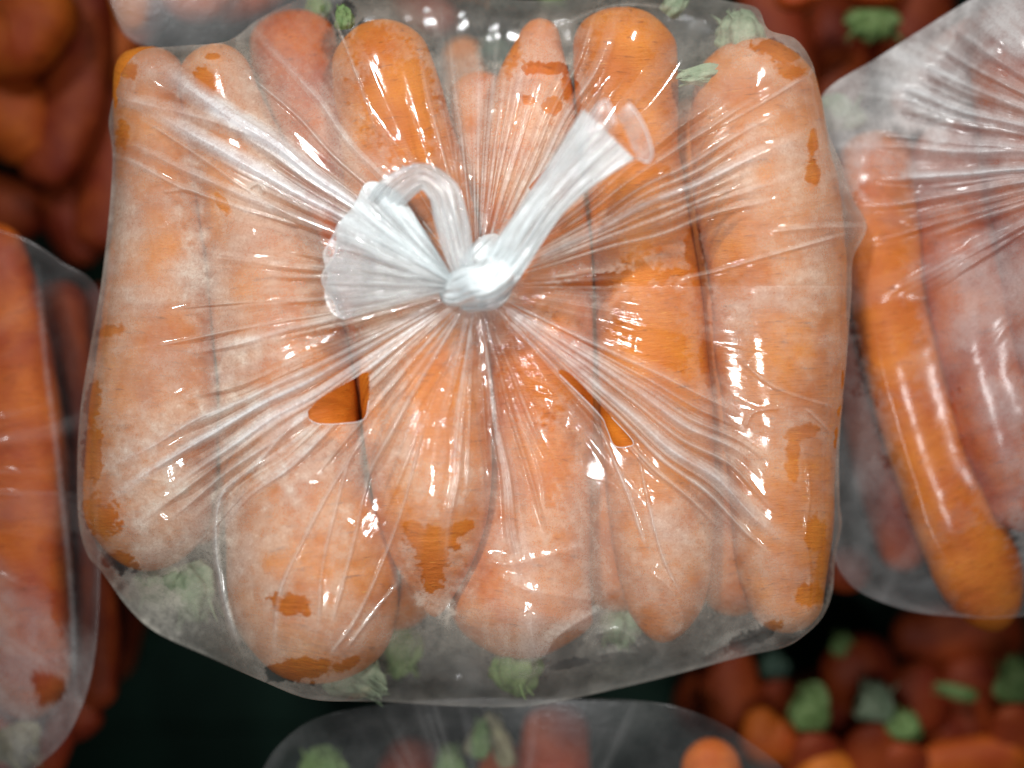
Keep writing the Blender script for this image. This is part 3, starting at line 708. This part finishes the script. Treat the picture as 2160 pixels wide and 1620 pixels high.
# knot, twisted neck, ear and open tail of the bag -----------------------------
def strip_tube(name, path, parent, mat, milk, pleat=8, freq=14, seed=3, n=110, m=96, edge_clear=0.0, milk_end=None, twist=0.0, cap=0.0):
    """path: (x, y, z, half width, half thickness); a flattened pleated tube of film"""
    P = smooth_path(path, n)
    T = np.gradient(P[:, :2], axis=0); T /= np.maximum(np.hypot(T[:, 0], T[:, 1]), 1e-6)[:, None]
    s = np.linspace(0, 1, n)
    a = np.linspace(0, 2 * np.pi, m, endpoint=False)
    A, Q = np.meshgrid(a, s)
    ca, sa = np.cos(A), np.sin(A)
    pn = vnoise(ca * freq * 0.5 + 20 + twist * Q * 4, np.sign(sa) * 3 + 9 + Q * 3.0, seed) - 0.5
    pn2 = vnoise(ca * freq + 40 + twist * Q * 8, np.sign(sa) * 5 + 9 + Q * 5.0, seed + 1) - 0.5
    pn3 = vnoise(ca * freq * 2.3 + 40, np.sign(sa) * 5 + 9 + Q * 9.0, seed + 2) - 0.5
    f = np.ones(n)
    if cap: f = np.sqrt(np.clip(1 - np.clip(1 - np.minimum(s, 1 - s) / cap, 0, 1) ** 2, 0.02, 1))
    W_ = P[:, 3:4] * f[:, None]; Th = P[:, 4:5] * f[:, None]
    off = W_ * ca * (1 + 0.05 * pn)
    zz = P[:, 2:3] + Th * np.sign(sa) * np.abs(sa) ** 0.7 + pleat * (pn + 0.6 * pn2 + 0.3 * pn3) * np.minimum(1, Th / 10)
    X = P[:, 0:1] - T[:, 1:2] * off; Y = P[:, 1:2] + T[:, 0:1] * off
    mk = milk if milk_end is None else milk * (1 - Q) + milk_end * Q
    M = mk * (0.80 + 0.9 * (pn + 0.7 * pn2 + 0.5 * pn3) + 0.15)
    M = M * (1 - edge_clear * sstep(0.75, 1.0, np.abs(ca)))
    V = world_xyz(X.ravel(), Y.ravel(), zz.ravel())
    return link_mesh(name, V, grid_faces(n, m, True), mat, parent, attrs={'milk': np.clip(M, 0.02, 0.97).ravel()})

zk = 235
strip_tube('knot', [(925, 612, zk - 25, 26, 14), (955, 612, zk - 5, 34, 24), (990, 600, zk + 14, 38, 32), (1030, 592, zk + 20, 42, 34), (1062, 565, zk + 10, 42, 30), (1085, 528, zk - 5, 34, 20)], bag, M_GATHER, 0.9, pleat=9, freq=15, seed=21, cap=0.12, twist=0.6)
strip_tube('knot', [(962, 640, zk - 45, 18, 12), (1000, 634, zk - 22, 24, 20), (1040, 622, zk - 14, 28, 22), (1078, 602, zk - 30, 18, 14)], bag, M_GATHER, 0.85, pleat=8, freq=12, seed=25, cap=0.2)
strip_tube('knot', [(985, 590, zk - 30, 22, 14), (1005, 550, zk - 12, 28, 20), (1030, 520, zk - 18, 26, 18), (1050, 495, zk - 36, 14, 8)], bag, M_GATHER, 0.7, pleat=8, freq=12, seed=28, cap=0.2)
tail = strip_tube('tail', [(1040, 588, zk + 4, 34, 22), (1072, 545, zk + 14, 42, 24), (1108, 490, zk + 22, 42, 20), (1150, 430, zk + 32, 42, 18), (1200, 370, zk + 42, 50, 20), (1245, 322, zk + 52, 63, 22), (1284, 282, zk + 60, 74, 24)],
                  bag, M_GATHER, 0.74, pleat=15, freq=22, seed=31, n=200, m=220, milk_end=0.50)

def loft(name, A, B, parent, mat, milk, bulge=0, n=50, m=18, seed=4):
    A = smooth_path(A, n); B = smooth_path(B, n)
    t = np.linspace(0, 1, m)[:, None, None]
    Q = A[None] * (1 - t) + B[None] * t
    Q[:, :, 2] += bulge * np.sin(np.pi * t[:, :, 0])
    Q[:, :, 2] += 3 * (vnoise(Q[:, :, 0] / 15, Q[:, :, 1] / 30, seed) - 0.5)
    Mk = milk * (0.6 + 0.8 * vnoise(Q[:, :, 0] / 12, Q[:, :, 1] / 12, seed + 1))
    V = world_xyz(Q[..., 0].ravel(), Q[..., 1].ravel(), Q[..., 2].ravel())
    return link_mesh(name, V, grid_faces(m, n, False), mat, parent, attrs={'milk': Mk.ravel()})
zt = zk + 62
rimA = [(1222, 352, zt - 20), (1227, 300, zt - 2), (1233, 266, zt + 10), (1256, 228, zt + 22), (1275, 211, zt + 28), (1287, 224, zt + 34), (1298, 262, zt + 30)]
baseA = [(1222, 354, zt - 20), (1234, 342, zt - 8), (1246, 326, zt), (1256, 308, zt + 8), (1268, 292, zt + 14), (1280, 284, zt + 20), (1298, 264, zt + 26)]
loft('tail_cuff', rimA, baseA, bag, M_RIM, 0.30, bulge=6)
edge_tube('cuff_rim', rimA, 1.7, M_RIM, bag, milk=0.95)
rimB = [(1326, 218, zt + 20), (1343, 238, zt + 24), (1360, 268, zt + 22), (1373, 306, zt + 14), (1376, 328, zt + 6), (1366, 342, zt - 2), (1344, 334, zt - 6)]
baseB = [(1298, 244, zt + 6), (1312, 262, zt + 2), (1322, 284, zt), (1330, 304, zt - 4), (1336, 318, zt - 6), (1340, 328, zt - 8), (1342, 333, zt - 8)]
loft('tail_cuff', rimB, baseB, bag, M_RIM, 0.30, bulge=4)
edge_tube('cuff_rim', rimB, 1.7, M_RIM, bag, milk=0.95)

def ear(name, centre, poly, zc, zrim, milk, parent, seed, nth=600, nr=140, top=True, pleat=19):
    cx, cy = centre
    Q = smooth_path(poly, 200)
    n = nth
    idx = np.linspace(0, 199, n)
    qx = np.interp(idx, np.arange(200), Q[:, 0]); qy = np.interp(idx, np.arange(200), Q[:, 1])
    u = np.linspace(0, 1, n)
    qr = 1 + 0.10 * (vnoise(u * 8, u * 0, seed) - 0.5)
    t = np.linspace(0.02, 1, nr)[:, None]
    X = cx + (qx - cx)[None, :] * qr[None, :] * t; Y = cy + (qy - cy)[None, :] * qr[None, :] * t
    U = u[None, :] + 0.05 * (vnoise(u * 7, u * 0, seed + 9) - 0.5)[None, :] + 0.02 * (vnoise(t * 4, u[None, :] * 3, seed + 8) - 0.5)
    sgn = 1 if top else -1
    arch = np.sin(np.pi * np.clip(t, 0, 1) ** 1.2) * 26 * sgn
    rc = 1 - 2 * np.abs(vnoise(U * 10, t * 0.8, seed + 1) - 0.5)
    rd = 1 - 2 * np.abs(vnoise(U * 33, t * 1.2, seed + 2) - 0.5)
    re_ = 1 - 2 * np.abs(vnoise(U * 90, t * 1.6, seed + 3) - 0.5)
    pz = pleat * (0.9 * rc + 0.6 * rd + 0.35 * re_ - 0.9) * np.sin(np.pi * np.clip(t, 0.0, 1) ** 0.9)
    Z = zc * (1 - t) + zrim * t + arch + pz + 0 * U
    Z = Z + 5 * (fbm(X / 22, Y / 22, seed + 5, 3) - 0.5) * sstep(0.25, 0.6, t)
    Mk = milk(U, t) * (0.42 + 0.55 * rc ** 2 + 0.45 * rd ** 2 + 0.3 * re_ ** 2)
    Mk = np.maximum(Mk, 0.9 * np.exp(-(t / 0.13) ** 2))
    Mk = np.maximum(Mk, 0.5 * sstep(0.965, 1, t) + 0 * U)
    V = world_xyz(X.ravel(), Y.ravel(), Z.ravel())
    return link_mesh(name, V, grid_faces(nr, n, False), M_GATHER, parent, attrs={'milk': np.clip(Mk, 0.03, 0.95).ravel()})
EAR = [(735, 672), (705, 655), (681, 602), (690, 548), (712, 500), (735, 440), (770, 402), (810, 386), (842, 402), (862, 440)]
ear('ear', (968, 606), EAR, zk, zk - 30, lambda U, t: 0.26 + 0.26 * np.exp(-t * 2.5) + 0.52 * sstep(0.42, 0.66, U) * (1 - 0.35 * sstep(0.9, 1, U)) * sstep(0.0, 0.5, 1.15 - t * 0.6), bag, 61)
ear('ear', (968, 606), EAR, zk - 12, zk - 32, lambda U, t: 0.25 + 0.3 * sstep(0.4, 0.6, U), bag, 71, top=False, pleat=9)
strip_tube('ear_loop', [(800, 440, zk - 20, 34, 10), (838, 398, zk - 4, 36, 14), (890, 372, zk + 6, 28, 16), (934, 402, zk + 8, 33, 16), (950, 455, zk + 6, 36, 16), (965, 520, zk + 4, 33, 15), (982, 590, zk, 22, 12)],
           bag, M_GATHER, 0.42, pleat=16, freq=15, seed=44, n=180, m=160)

# ---------------------------------------------------------------- bag at the right edge
GR = 'carrots in the bag at the right edge'
carrot([(1850, 275, 90), (1858, 420, 98), (1880, 600, 98), (1915, 780, 98), (1970, 960, 98), (2030, 1120, 102), (2078, 1240, 92), (2112, 1330, 40)], [-150, -150, -150, -150, -150, -150, -160, -170],
       'long bent orange carrot with a knobbly end, beside the main bag', GR, cap0=70, cap1=40, mat=M_CARROT_MID, stub=(1772, 275, -170, -0.1, -1, 80, 55), stub_mat=M_STEM_PALE)
carrot([(2000, 250, 90), (2030, 420, 105), (2060, 600, 115), (2100, 780, 120), (2150, 960, 115), (2190, 1120, 80)], -120, 'carrot under milky film touching the right border of the photo', GR, mat=M_CARROT_DEEP)
carrot([(2280, 60, 100), (2090, 115, 100), (1970, 190, 75), (1900, 262, 52)], -230, 'slantwise carrot under the straight film edge above the long bent one', GR, mat=M_CARROT_DEEP)
carrot([(2140, 20, 120), (2190, 250, 140), (2230, 500, 150), (2280, 900, 130)], -80, 'carrot in the top corner under grey creased film', GR, mat=M_CARROT_DEEP)
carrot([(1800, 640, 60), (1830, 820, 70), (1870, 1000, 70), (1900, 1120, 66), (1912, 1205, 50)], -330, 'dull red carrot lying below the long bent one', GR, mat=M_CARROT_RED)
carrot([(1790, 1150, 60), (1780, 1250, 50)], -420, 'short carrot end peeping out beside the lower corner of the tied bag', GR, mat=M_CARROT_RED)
bagr = tag(empty('plastic_bag', 0, 0, 0), 'milky plastic bag of carrots pulled towards the right border', 'bag')
RR = []
def clusterR(a0, a1, n, h, ml, w=(4, 12)):
    for _ in range(n):
        ra = r2.uniform(60, 260); RR.append((r2.uniform(a0, a1), r2.uniform(*w), ra, ra + r2.uniform(200, 600), h * r2.uniform(0.4, 1.3), ml * r2.uniform(0.3, 1.1), 2.5))
clusterR(150, 215, 50, 6, 0.18)
RR += [(176, 14, 60, 640, 10, 0.55, 3), (183.5, 22, 60, 600, 8, 0.42, 4), (186.5, 14, 60, 560, 8, 0.36, 4), (196, 18, 60, 700, 8, 0.3, 3), (203, 16, 60, 760, 8, 0.3, 3)]
OUTR = [(2600, -260), (2300, -160), (2120, -40), (2045, 0), (1960, 52), (1850, 122), (1740, 194), (1700, 300), (1710, 600), (1730, 900), (1745, 1120), (1790, 1230), (1900, 1285), (2030, 1302), (2160, 1300), (2400, 1250), (2650, 1000), (2800, 500), (2750, 0)]
def right_milk(M, X, Y, R2, T2, big, med, fin):
    top = 1 - sstep(330, 470, Y)
    M = M * (0.45 + 0.75 * sstep(1980, 2060, X + (Y - 700) * -0.28) + 1.0 * top)
    return M * (1 - 0.5 * sstep(1150, 1250, Y))
RP = [(1870, 400, 70, 40, 5, 0.85, 0.5), (1860, 640, 90, 260, -6, 0.9, 0.5), (1960, 950, 110, 200, -22, 0.9, 0.5), (2070, 1200, 100, 130, -20, 0.97, 0.4)]
polar_bag('film', bagr, (2420, 340), 160, OUTR, -130, GR, 700, 150, RR, [], 0.30, RP, seed=105, milk_fn=right_milk, mat=M_FILM_BACK, low=-420)

# ---------------------------------------------------------------- bag at the left edge
GL = 'carrots in the bag at the left edge'
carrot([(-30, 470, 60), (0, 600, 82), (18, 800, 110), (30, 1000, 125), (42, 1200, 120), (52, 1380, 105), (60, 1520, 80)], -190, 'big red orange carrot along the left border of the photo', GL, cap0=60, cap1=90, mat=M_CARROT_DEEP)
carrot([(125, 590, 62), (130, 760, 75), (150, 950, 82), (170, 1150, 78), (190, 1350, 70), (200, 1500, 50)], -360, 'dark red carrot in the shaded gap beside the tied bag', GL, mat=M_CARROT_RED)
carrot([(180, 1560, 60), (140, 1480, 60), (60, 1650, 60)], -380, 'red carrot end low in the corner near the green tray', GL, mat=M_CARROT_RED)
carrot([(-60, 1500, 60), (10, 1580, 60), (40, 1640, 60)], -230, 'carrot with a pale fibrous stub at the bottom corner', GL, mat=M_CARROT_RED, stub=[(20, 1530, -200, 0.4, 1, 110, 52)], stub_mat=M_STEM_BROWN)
bagl = tag(empty('plastic_bag', 0, 0, 0), 'partly clear plastic bag of carrots cut off by the left border', 'bag')
RL = []
for _ in range(26): RL.append((r2.uniform(-40, 60), r2.uniform(5, 12), r2.uniform(60, 200), r2.uniform(350, 720), r2.uniform(3, 8), r2.uniform(0.02, 0.14), 2.5))
OUTL = [(-700, 600), (-300, 420), (-100, 450), (0, 484), (60, 505), (130, 550), (210, 615), (225, 800), (215, 1100), (205, 1350), (170, 1500), (100, 1600), (-50, 1680), (-400, 1650), (-750, 1300)]
def left_milk(M, X, Y, R2, T2, big, med, fin):
    return M * (0.10 + 1.0 * sstep(1120, 1260, Y - 60 + (X - 60) * -1.0))
polar_bag('film', bagl, (-420, 1020), 60, OUTL, -240, GL, 500, 110, RL, [([(78, 560), (95, 760), (125, 1000), (150, 1250), (158, 1450)], 8, 6, 0.18)], 0.26,
          [(100, 1450, 38, 40, 0, 0.95, 0.3), (130, 1200, 30, 200, 0, 0.8, 0.4)], seed=205, milk_fn=left_milk, mat=M_FILM_BACK, low=-480)

# ---------------------------------------------------------------- loose and bagged carrots deeper in the crate
GB = 'carrots lying deeper in the crate'
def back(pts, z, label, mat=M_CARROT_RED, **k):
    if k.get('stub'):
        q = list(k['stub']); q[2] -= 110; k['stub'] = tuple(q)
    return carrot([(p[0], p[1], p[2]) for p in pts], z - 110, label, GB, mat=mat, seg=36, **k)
back([(-60, 40, 120), (30, 60, 120), (90, -60, 120)], -300, 'large red orange carrot in the top left corner', M_CARROT_DEEP)
back([(-80, 180, 110), (20, 250, 105), (80, 340, 40)], -420, 'carrot with an orange tip below the top left one', M_CARROT_DEEP)
back([(150, -60, 75), (165, 120, 85), (120, 300, 80), (60, 380, 50)], -430, 'curved dark carrot behind the top left corner')
back([(215, 60, 70), (235, 250, 80), (225, 420, 75), (190, 530, 50)], -520, 'shadowed carrot beside the upper left flank of the tied bag')
back([(330, -60, 70), (250, 60, 75), (180, 160, 70), (150, 260, 50)], -480, 'orange brown carrot slanting down behind the pale tip', M_CARROT_DEEP)
back([(-80, 420, 80), (20, 440, 80), (100, 430, 50)], -560, 'shaded carrot just above the bag at the left border', M_CARROT_RED)
back([(230, 600, 60), (215, 760, 70), (200, 900, 60)], -620, 'deep red carrot in the narrow gap along the left flank of the tied bag')
back([(250, 1180, 70), (235, 1320, 75), (215, 1440, 60)], -600, 'brown red carrot below the lower corner of the tied bag')
back([(2160, 1330, 80), (2000, 1350, 80), (1880, 1330, 50)], -640, 'dark carrot lying under the rim of the right bag')
back([(1640, 1480, 80), (1740, 1500, 85), (1850, 1480, 60)], -640, 'dark carrot beneath the clustered green stubs')
back([(1420, 1490, 70), (1500, 1480, 80), (1600, 1440, 60)], -640, 'shaded carrot under the bottom right hem of the tied bag')
back([(2180, 1530, 80), (2060, 1560, 85), (1940, 1530, 60)], -600, 'brown carrot behind the leafy green sprig')
back([(120, 380, 60), (150, 470, 60), (190, 560, 40)], -560, 'brown looking carrot in deep shade near the left bag')
back([(265, -80, 50), (275, 10, 45), (283, 70, 24)], -230, 'pale carrot tip pointing down above the tied bag', M_CARROT)
back([(470, -120, 90), (420, -40, 95), (375, 40, 60)], -260, 'broad carrot end lying across the top border', M_CARROT_DEEP)
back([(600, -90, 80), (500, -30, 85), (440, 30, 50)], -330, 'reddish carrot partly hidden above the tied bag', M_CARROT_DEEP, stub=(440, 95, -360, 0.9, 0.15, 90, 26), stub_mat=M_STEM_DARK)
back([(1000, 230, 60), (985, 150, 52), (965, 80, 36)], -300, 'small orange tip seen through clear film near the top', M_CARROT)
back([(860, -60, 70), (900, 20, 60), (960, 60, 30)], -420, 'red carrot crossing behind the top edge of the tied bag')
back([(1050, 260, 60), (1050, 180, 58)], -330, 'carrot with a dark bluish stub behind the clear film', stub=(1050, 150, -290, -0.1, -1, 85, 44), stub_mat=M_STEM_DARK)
back([(1130, -80, 60), (1160, -30, 55)], -330, 'carrot with pale green stub above the clear film', stub=(1165, -25, -330, 0, 1, 45, 40), stub_mat=M_STEM)
back([(1700, -80, 60), (1685, -10, 58), (1690, 25, 34)], -290, 'orange carrot end at the top between the two bags', M_CARROT_DEEP)
back([(1850, -160, 70), (1845, -60, 75), (1842, 20, 78)], -420, 'carrot with a shaded round green stub at the top', M_CARROT_DEEP, stub=(1842, 20, -350, 0, 1, 75, 62), stub_mat=M_STEM)
back([(1950, -80, 70), (1930, 60, 80), (1880, 180, 60)], -520, 'dark carrot behind the slanting film edge')
back([(1790, 100, 60), (1760, 260, 50)], -560, 'dark carrot deep in the upper gap between the bags')
back([(1600, -60, 60), (1640, 80, 75), (1700, 220, 60)], -620, 'nearly black looking carrot behind the crown of the thickest carrot')
back([(1760, -20, 70), (1780, 110, 80), (1770, 230, 60)], -640, 'dim carrot in the dark corner between the two bags')
# bottom right pile
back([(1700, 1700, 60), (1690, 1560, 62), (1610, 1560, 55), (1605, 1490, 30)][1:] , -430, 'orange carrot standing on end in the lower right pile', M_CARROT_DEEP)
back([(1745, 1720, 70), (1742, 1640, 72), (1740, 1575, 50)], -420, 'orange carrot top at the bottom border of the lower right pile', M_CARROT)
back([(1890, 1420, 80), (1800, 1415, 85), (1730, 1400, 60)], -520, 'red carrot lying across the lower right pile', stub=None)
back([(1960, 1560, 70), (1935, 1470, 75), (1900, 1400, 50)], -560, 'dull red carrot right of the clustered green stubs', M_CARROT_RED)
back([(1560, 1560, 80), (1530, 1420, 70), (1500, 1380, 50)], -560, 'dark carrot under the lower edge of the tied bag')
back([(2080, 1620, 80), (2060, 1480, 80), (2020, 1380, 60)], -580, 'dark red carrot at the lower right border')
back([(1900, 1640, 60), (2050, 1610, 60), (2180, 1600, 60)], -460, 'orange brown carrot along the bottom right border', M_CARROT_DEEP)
for i, (x, y, dx, dy, l, r, z, sm, lab) in enumerate([
        (1780, 1400, 0, -1, 70, 36, -480, M_STEM, 'green cut stub uppermost in the lower right pile'),
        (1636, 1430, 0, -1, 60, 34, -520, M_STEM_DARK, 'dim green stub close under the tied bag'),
        (1712, 1540, 0, -1, 105, 44, -380, M_STEM, 'tall green stub in the middle of the lower right pile'),
        (1840, 1520, 0.1, -1, 90, 46, -370, M_STEM_PALE, 'pale round stub in the middle of the lower right pile'),
        (1900, 1560, 0.2, -1, 70, 44, -380, M_STEM, 'ragged green stub beside the pale round one'),
        (2140, 1480, 0, -1, 100, 40, -400, M_STEM, 'bright green stub on the right border'),
        (2060, 1470, -1, -0.2, 100, 16, -420, M_STEM, 'thin leafy green sprig left of the border stub')]):
    z -= 120
    e = tag(empty('carrot', 0, 0, 0), lab + ', with its carrot below', 'carrot', GB)
    bx, by = x - dx * 10, y - dy * 60
    P_ = [(x, y, r * 1.15), (x - dx * 30 + 8, y + 80, r * 1.7), (x - dx * 60 + 30, y + 220, r * 1.7), (x - dx * 80 + 60, y + 420, r * 1.3)]
    carrot(P_, [z - 10, z - 60, z - 110, z - 150], 'x', GB, mat=M_CARROT_RED, seg=32).name = 'root'
    o = [q for q in bpy.data.objects if q.name == 'root' or q.name.startswith('root.')]
    o = max(o, key=lambda q: q.as_pointer() if False else (q.get('label') == 'x'))
    o.parent = e
    for kk in ('label', 'category', 'group'):
        if kk in o: del o[kk]
    stub_mesh(x, y, z, dx, dy, l, r, sm, e, 900 + i)

# bag under the bottom edge
GM = 'carrots in the bag at the bottom border'
carrot([(1180, 1480, 70), (1170, 1590, 78), (1170, 1760, 78)], -330, 'red rounded carrot in the bag at the bottom border', GM, mat=M_CARROT_RED)
carrot([(1495, 1556, 50), (1500, 1640, 70), (1500, 1760, 80)], -250, 'carrot tip pressed against the film at the bottom border', GM, cap0=45, mat=M_CARROT_DEEP)
carrot([(690, 1650, 60), (690, 1760, 80)], -330, 'carrot with a bright green crown at the bottom border', GM, mat=M_CARROT_RED, stub=(690, 1680, -300, 0, -1, 110, 62), stub_mat=M_STEM)
carrot([(955, 1640, 66), (960, 1760, 80)], -330, 'carrot with a dark cut stalk at the bottom border', GM, mat=M_CARROT_RED, stub=[(948, 1660, -290, 0, -1, 95, 34), (1010, 1600, -260, 0.1, -1, 90, 20)], stub_mat=M_STEM)
carrot([(900, 1560, 60), (860, 1640, 70), (850, 1760, 80)], -400, 'orange red carrot between two green stalks at the bottom border', GM, mat=M_CARROT_RED)
carrot([(1060, 1560, 50), (1060, 1680, 60)], -390, 'carrot with dry brown leaf stalks at the bottom border', GM, mat=M_CARROT_DEEP, stub=[(1075, 1620, -300, -0.35, -1, 130, 24), (985, 1590, -300, 0.5, -1, 100, 16)], stub_mat=M_STEM_BROWN)
bagm = tag(empty('plastic_bag', 0, 0, 0), 'thin clear plastic bag of carrots below the tied one', 'bag')
RMs = []
for _ in range(24): RMs.append((r2.uniform(-150, -30), r2.uniform(5, 12), r2.uniform(60, 200), r2.uniform(400, 800), r2.uniform(3, 8), r2.uniform(0.02, 0.12), 2.5))
OUTM = [(470, 1800), (540, 1650), (590, 1570), (680, 1510), (850, 1480), (1100, 1470), (1350, 1478), (1460, 1500), (1560, 1550), (1680, 1660), (1750, 1900), (1600, 2300), (1000, 2500), (550, 2200)]
polar_bag('film', bagm, (1080, 2050), -60, OUTM, -340, GM, 400, 100, RMs, [([(600, 1560), (560, 1640)], 20, 6, 0.06)], 0.045, [(1500, 1590, 30, 50, 20, 0.6, 0.4)], seed=305, mat=M_FILM_BACK, low=-560)

# bag above the top edge
GT = 'carrots lying deeper in the crate'
bagt = tag(empty('plastic_bag', 0, 0, 0), 'clear plastic bag cut off by the top border, left of the middle', 'bag')
OUTT = [(130, -500), (200, -120), (240, 30), (285, 92), (400, 108), (560, 70), (720, 10), (800, -200), (760, -500), (450, -700)]
polar_bag('film', bagt, (450, -420), -100, OUTT, -300, GT, 300, 70, [(60 + 6 * k, 9, 60, 500, 6, 0.08, 3) for k in range(12)], [], 0.10, [], seed=405, mat=M_FILM_BACK, low=-460)

# ---------------------------------------------------------------- crate and the shelf below
def plain_mat(name, a, b, rough, scale=1.2):
    m, nt = new_mat(name); L = nt.links.new
    n1 = N(nt, 'ShaderNodeTexNoise', Scale=scale, Detail=5.0); L(units(nt), n1.inputs['Vector'])
    c = MIXC(nt, n1.outputs[0], a, b)
    bs = N(nt, 'ShaderNodeBsdfPrincipled', Roughness=rough); L(c, bs.inputs['Base Color']); bs.inputs['Specular IOR Level'].default_value = 0.12
    bp = N(nt, 'ShaderNodeBump', Strength=0.3, Distance=0.0005); L(n1.outputs[0], bp.inputs['Height']); L(bp.outputs[0], bs.inputs['Normal'])
    out = N(nt, 'ShaderNodeOutputMaterial'); L(bs.outputs[0], out.inputs[0]); return m
M_TRAY = plain_mat('dark_green_plastic', (0.004, 0.014, 0.009), (0.010, 0.036, 0.023), 0.6)
M_GROUND = plain_mat('dark_shelf', (0.010, 0.008, 0.007), (0.02, 0.016, 0.014), 0.8)
def box(name, x0, x1, y0, y1, z0, z1, mat, parent=None, tilt=0.0):
    import bmesh
    bm = bmesh.new()
    bmesh.ops.create_cube(bm, size=1)
    for v in bm.verts:
        v.co.x = (x0 if v.co.x < 0 else x1) * S; v.co.y = (y0 if v.co.y < 0 else y1) * S; v.co.z = (z0 if v.co.z < 0 else z1) * S
    bmesh.ops.bevel(bm, geom=bm.edges[:], offset=4 * S, segments=2, affect='EDGES')
    me = bpy.data.meshes.new(name); bm.to_mesh(me); bm.free(); me.materials.append(mat)
    o = bpy.data.objects.new(name, me); col.objects.link(o); o.parent = parent
    return o
tray = tag(empty('crate', 0, 0, 0), 'dark green plastic crate that holds the bags of carrots', 'crate')
box('base_panel', -1700, 1700, -1500, 1500, -1160, -1135, M_TRAY, tray)
for k in range(9):
    box('rib', -1650, 1650, -1400 + 330 * k, -1370 + 330 * k, -1133, -1112, M_TRAY, tray)
for (a, b, c, d) in ((-1730, -1702, -1530, 1530), (1702, 1730, -1530, 1530), (-1700, 1700, -1530, -1502), (-1700, 1700, 1502, 1530)):
    box('side_wall', a, b, c, d, -1160, -330, M_TRAY, tray)
g = box('ground', -6000, 6000, -6000, 6000, -1200, -1175, M_GROUND)
tag(g, kind='structure')
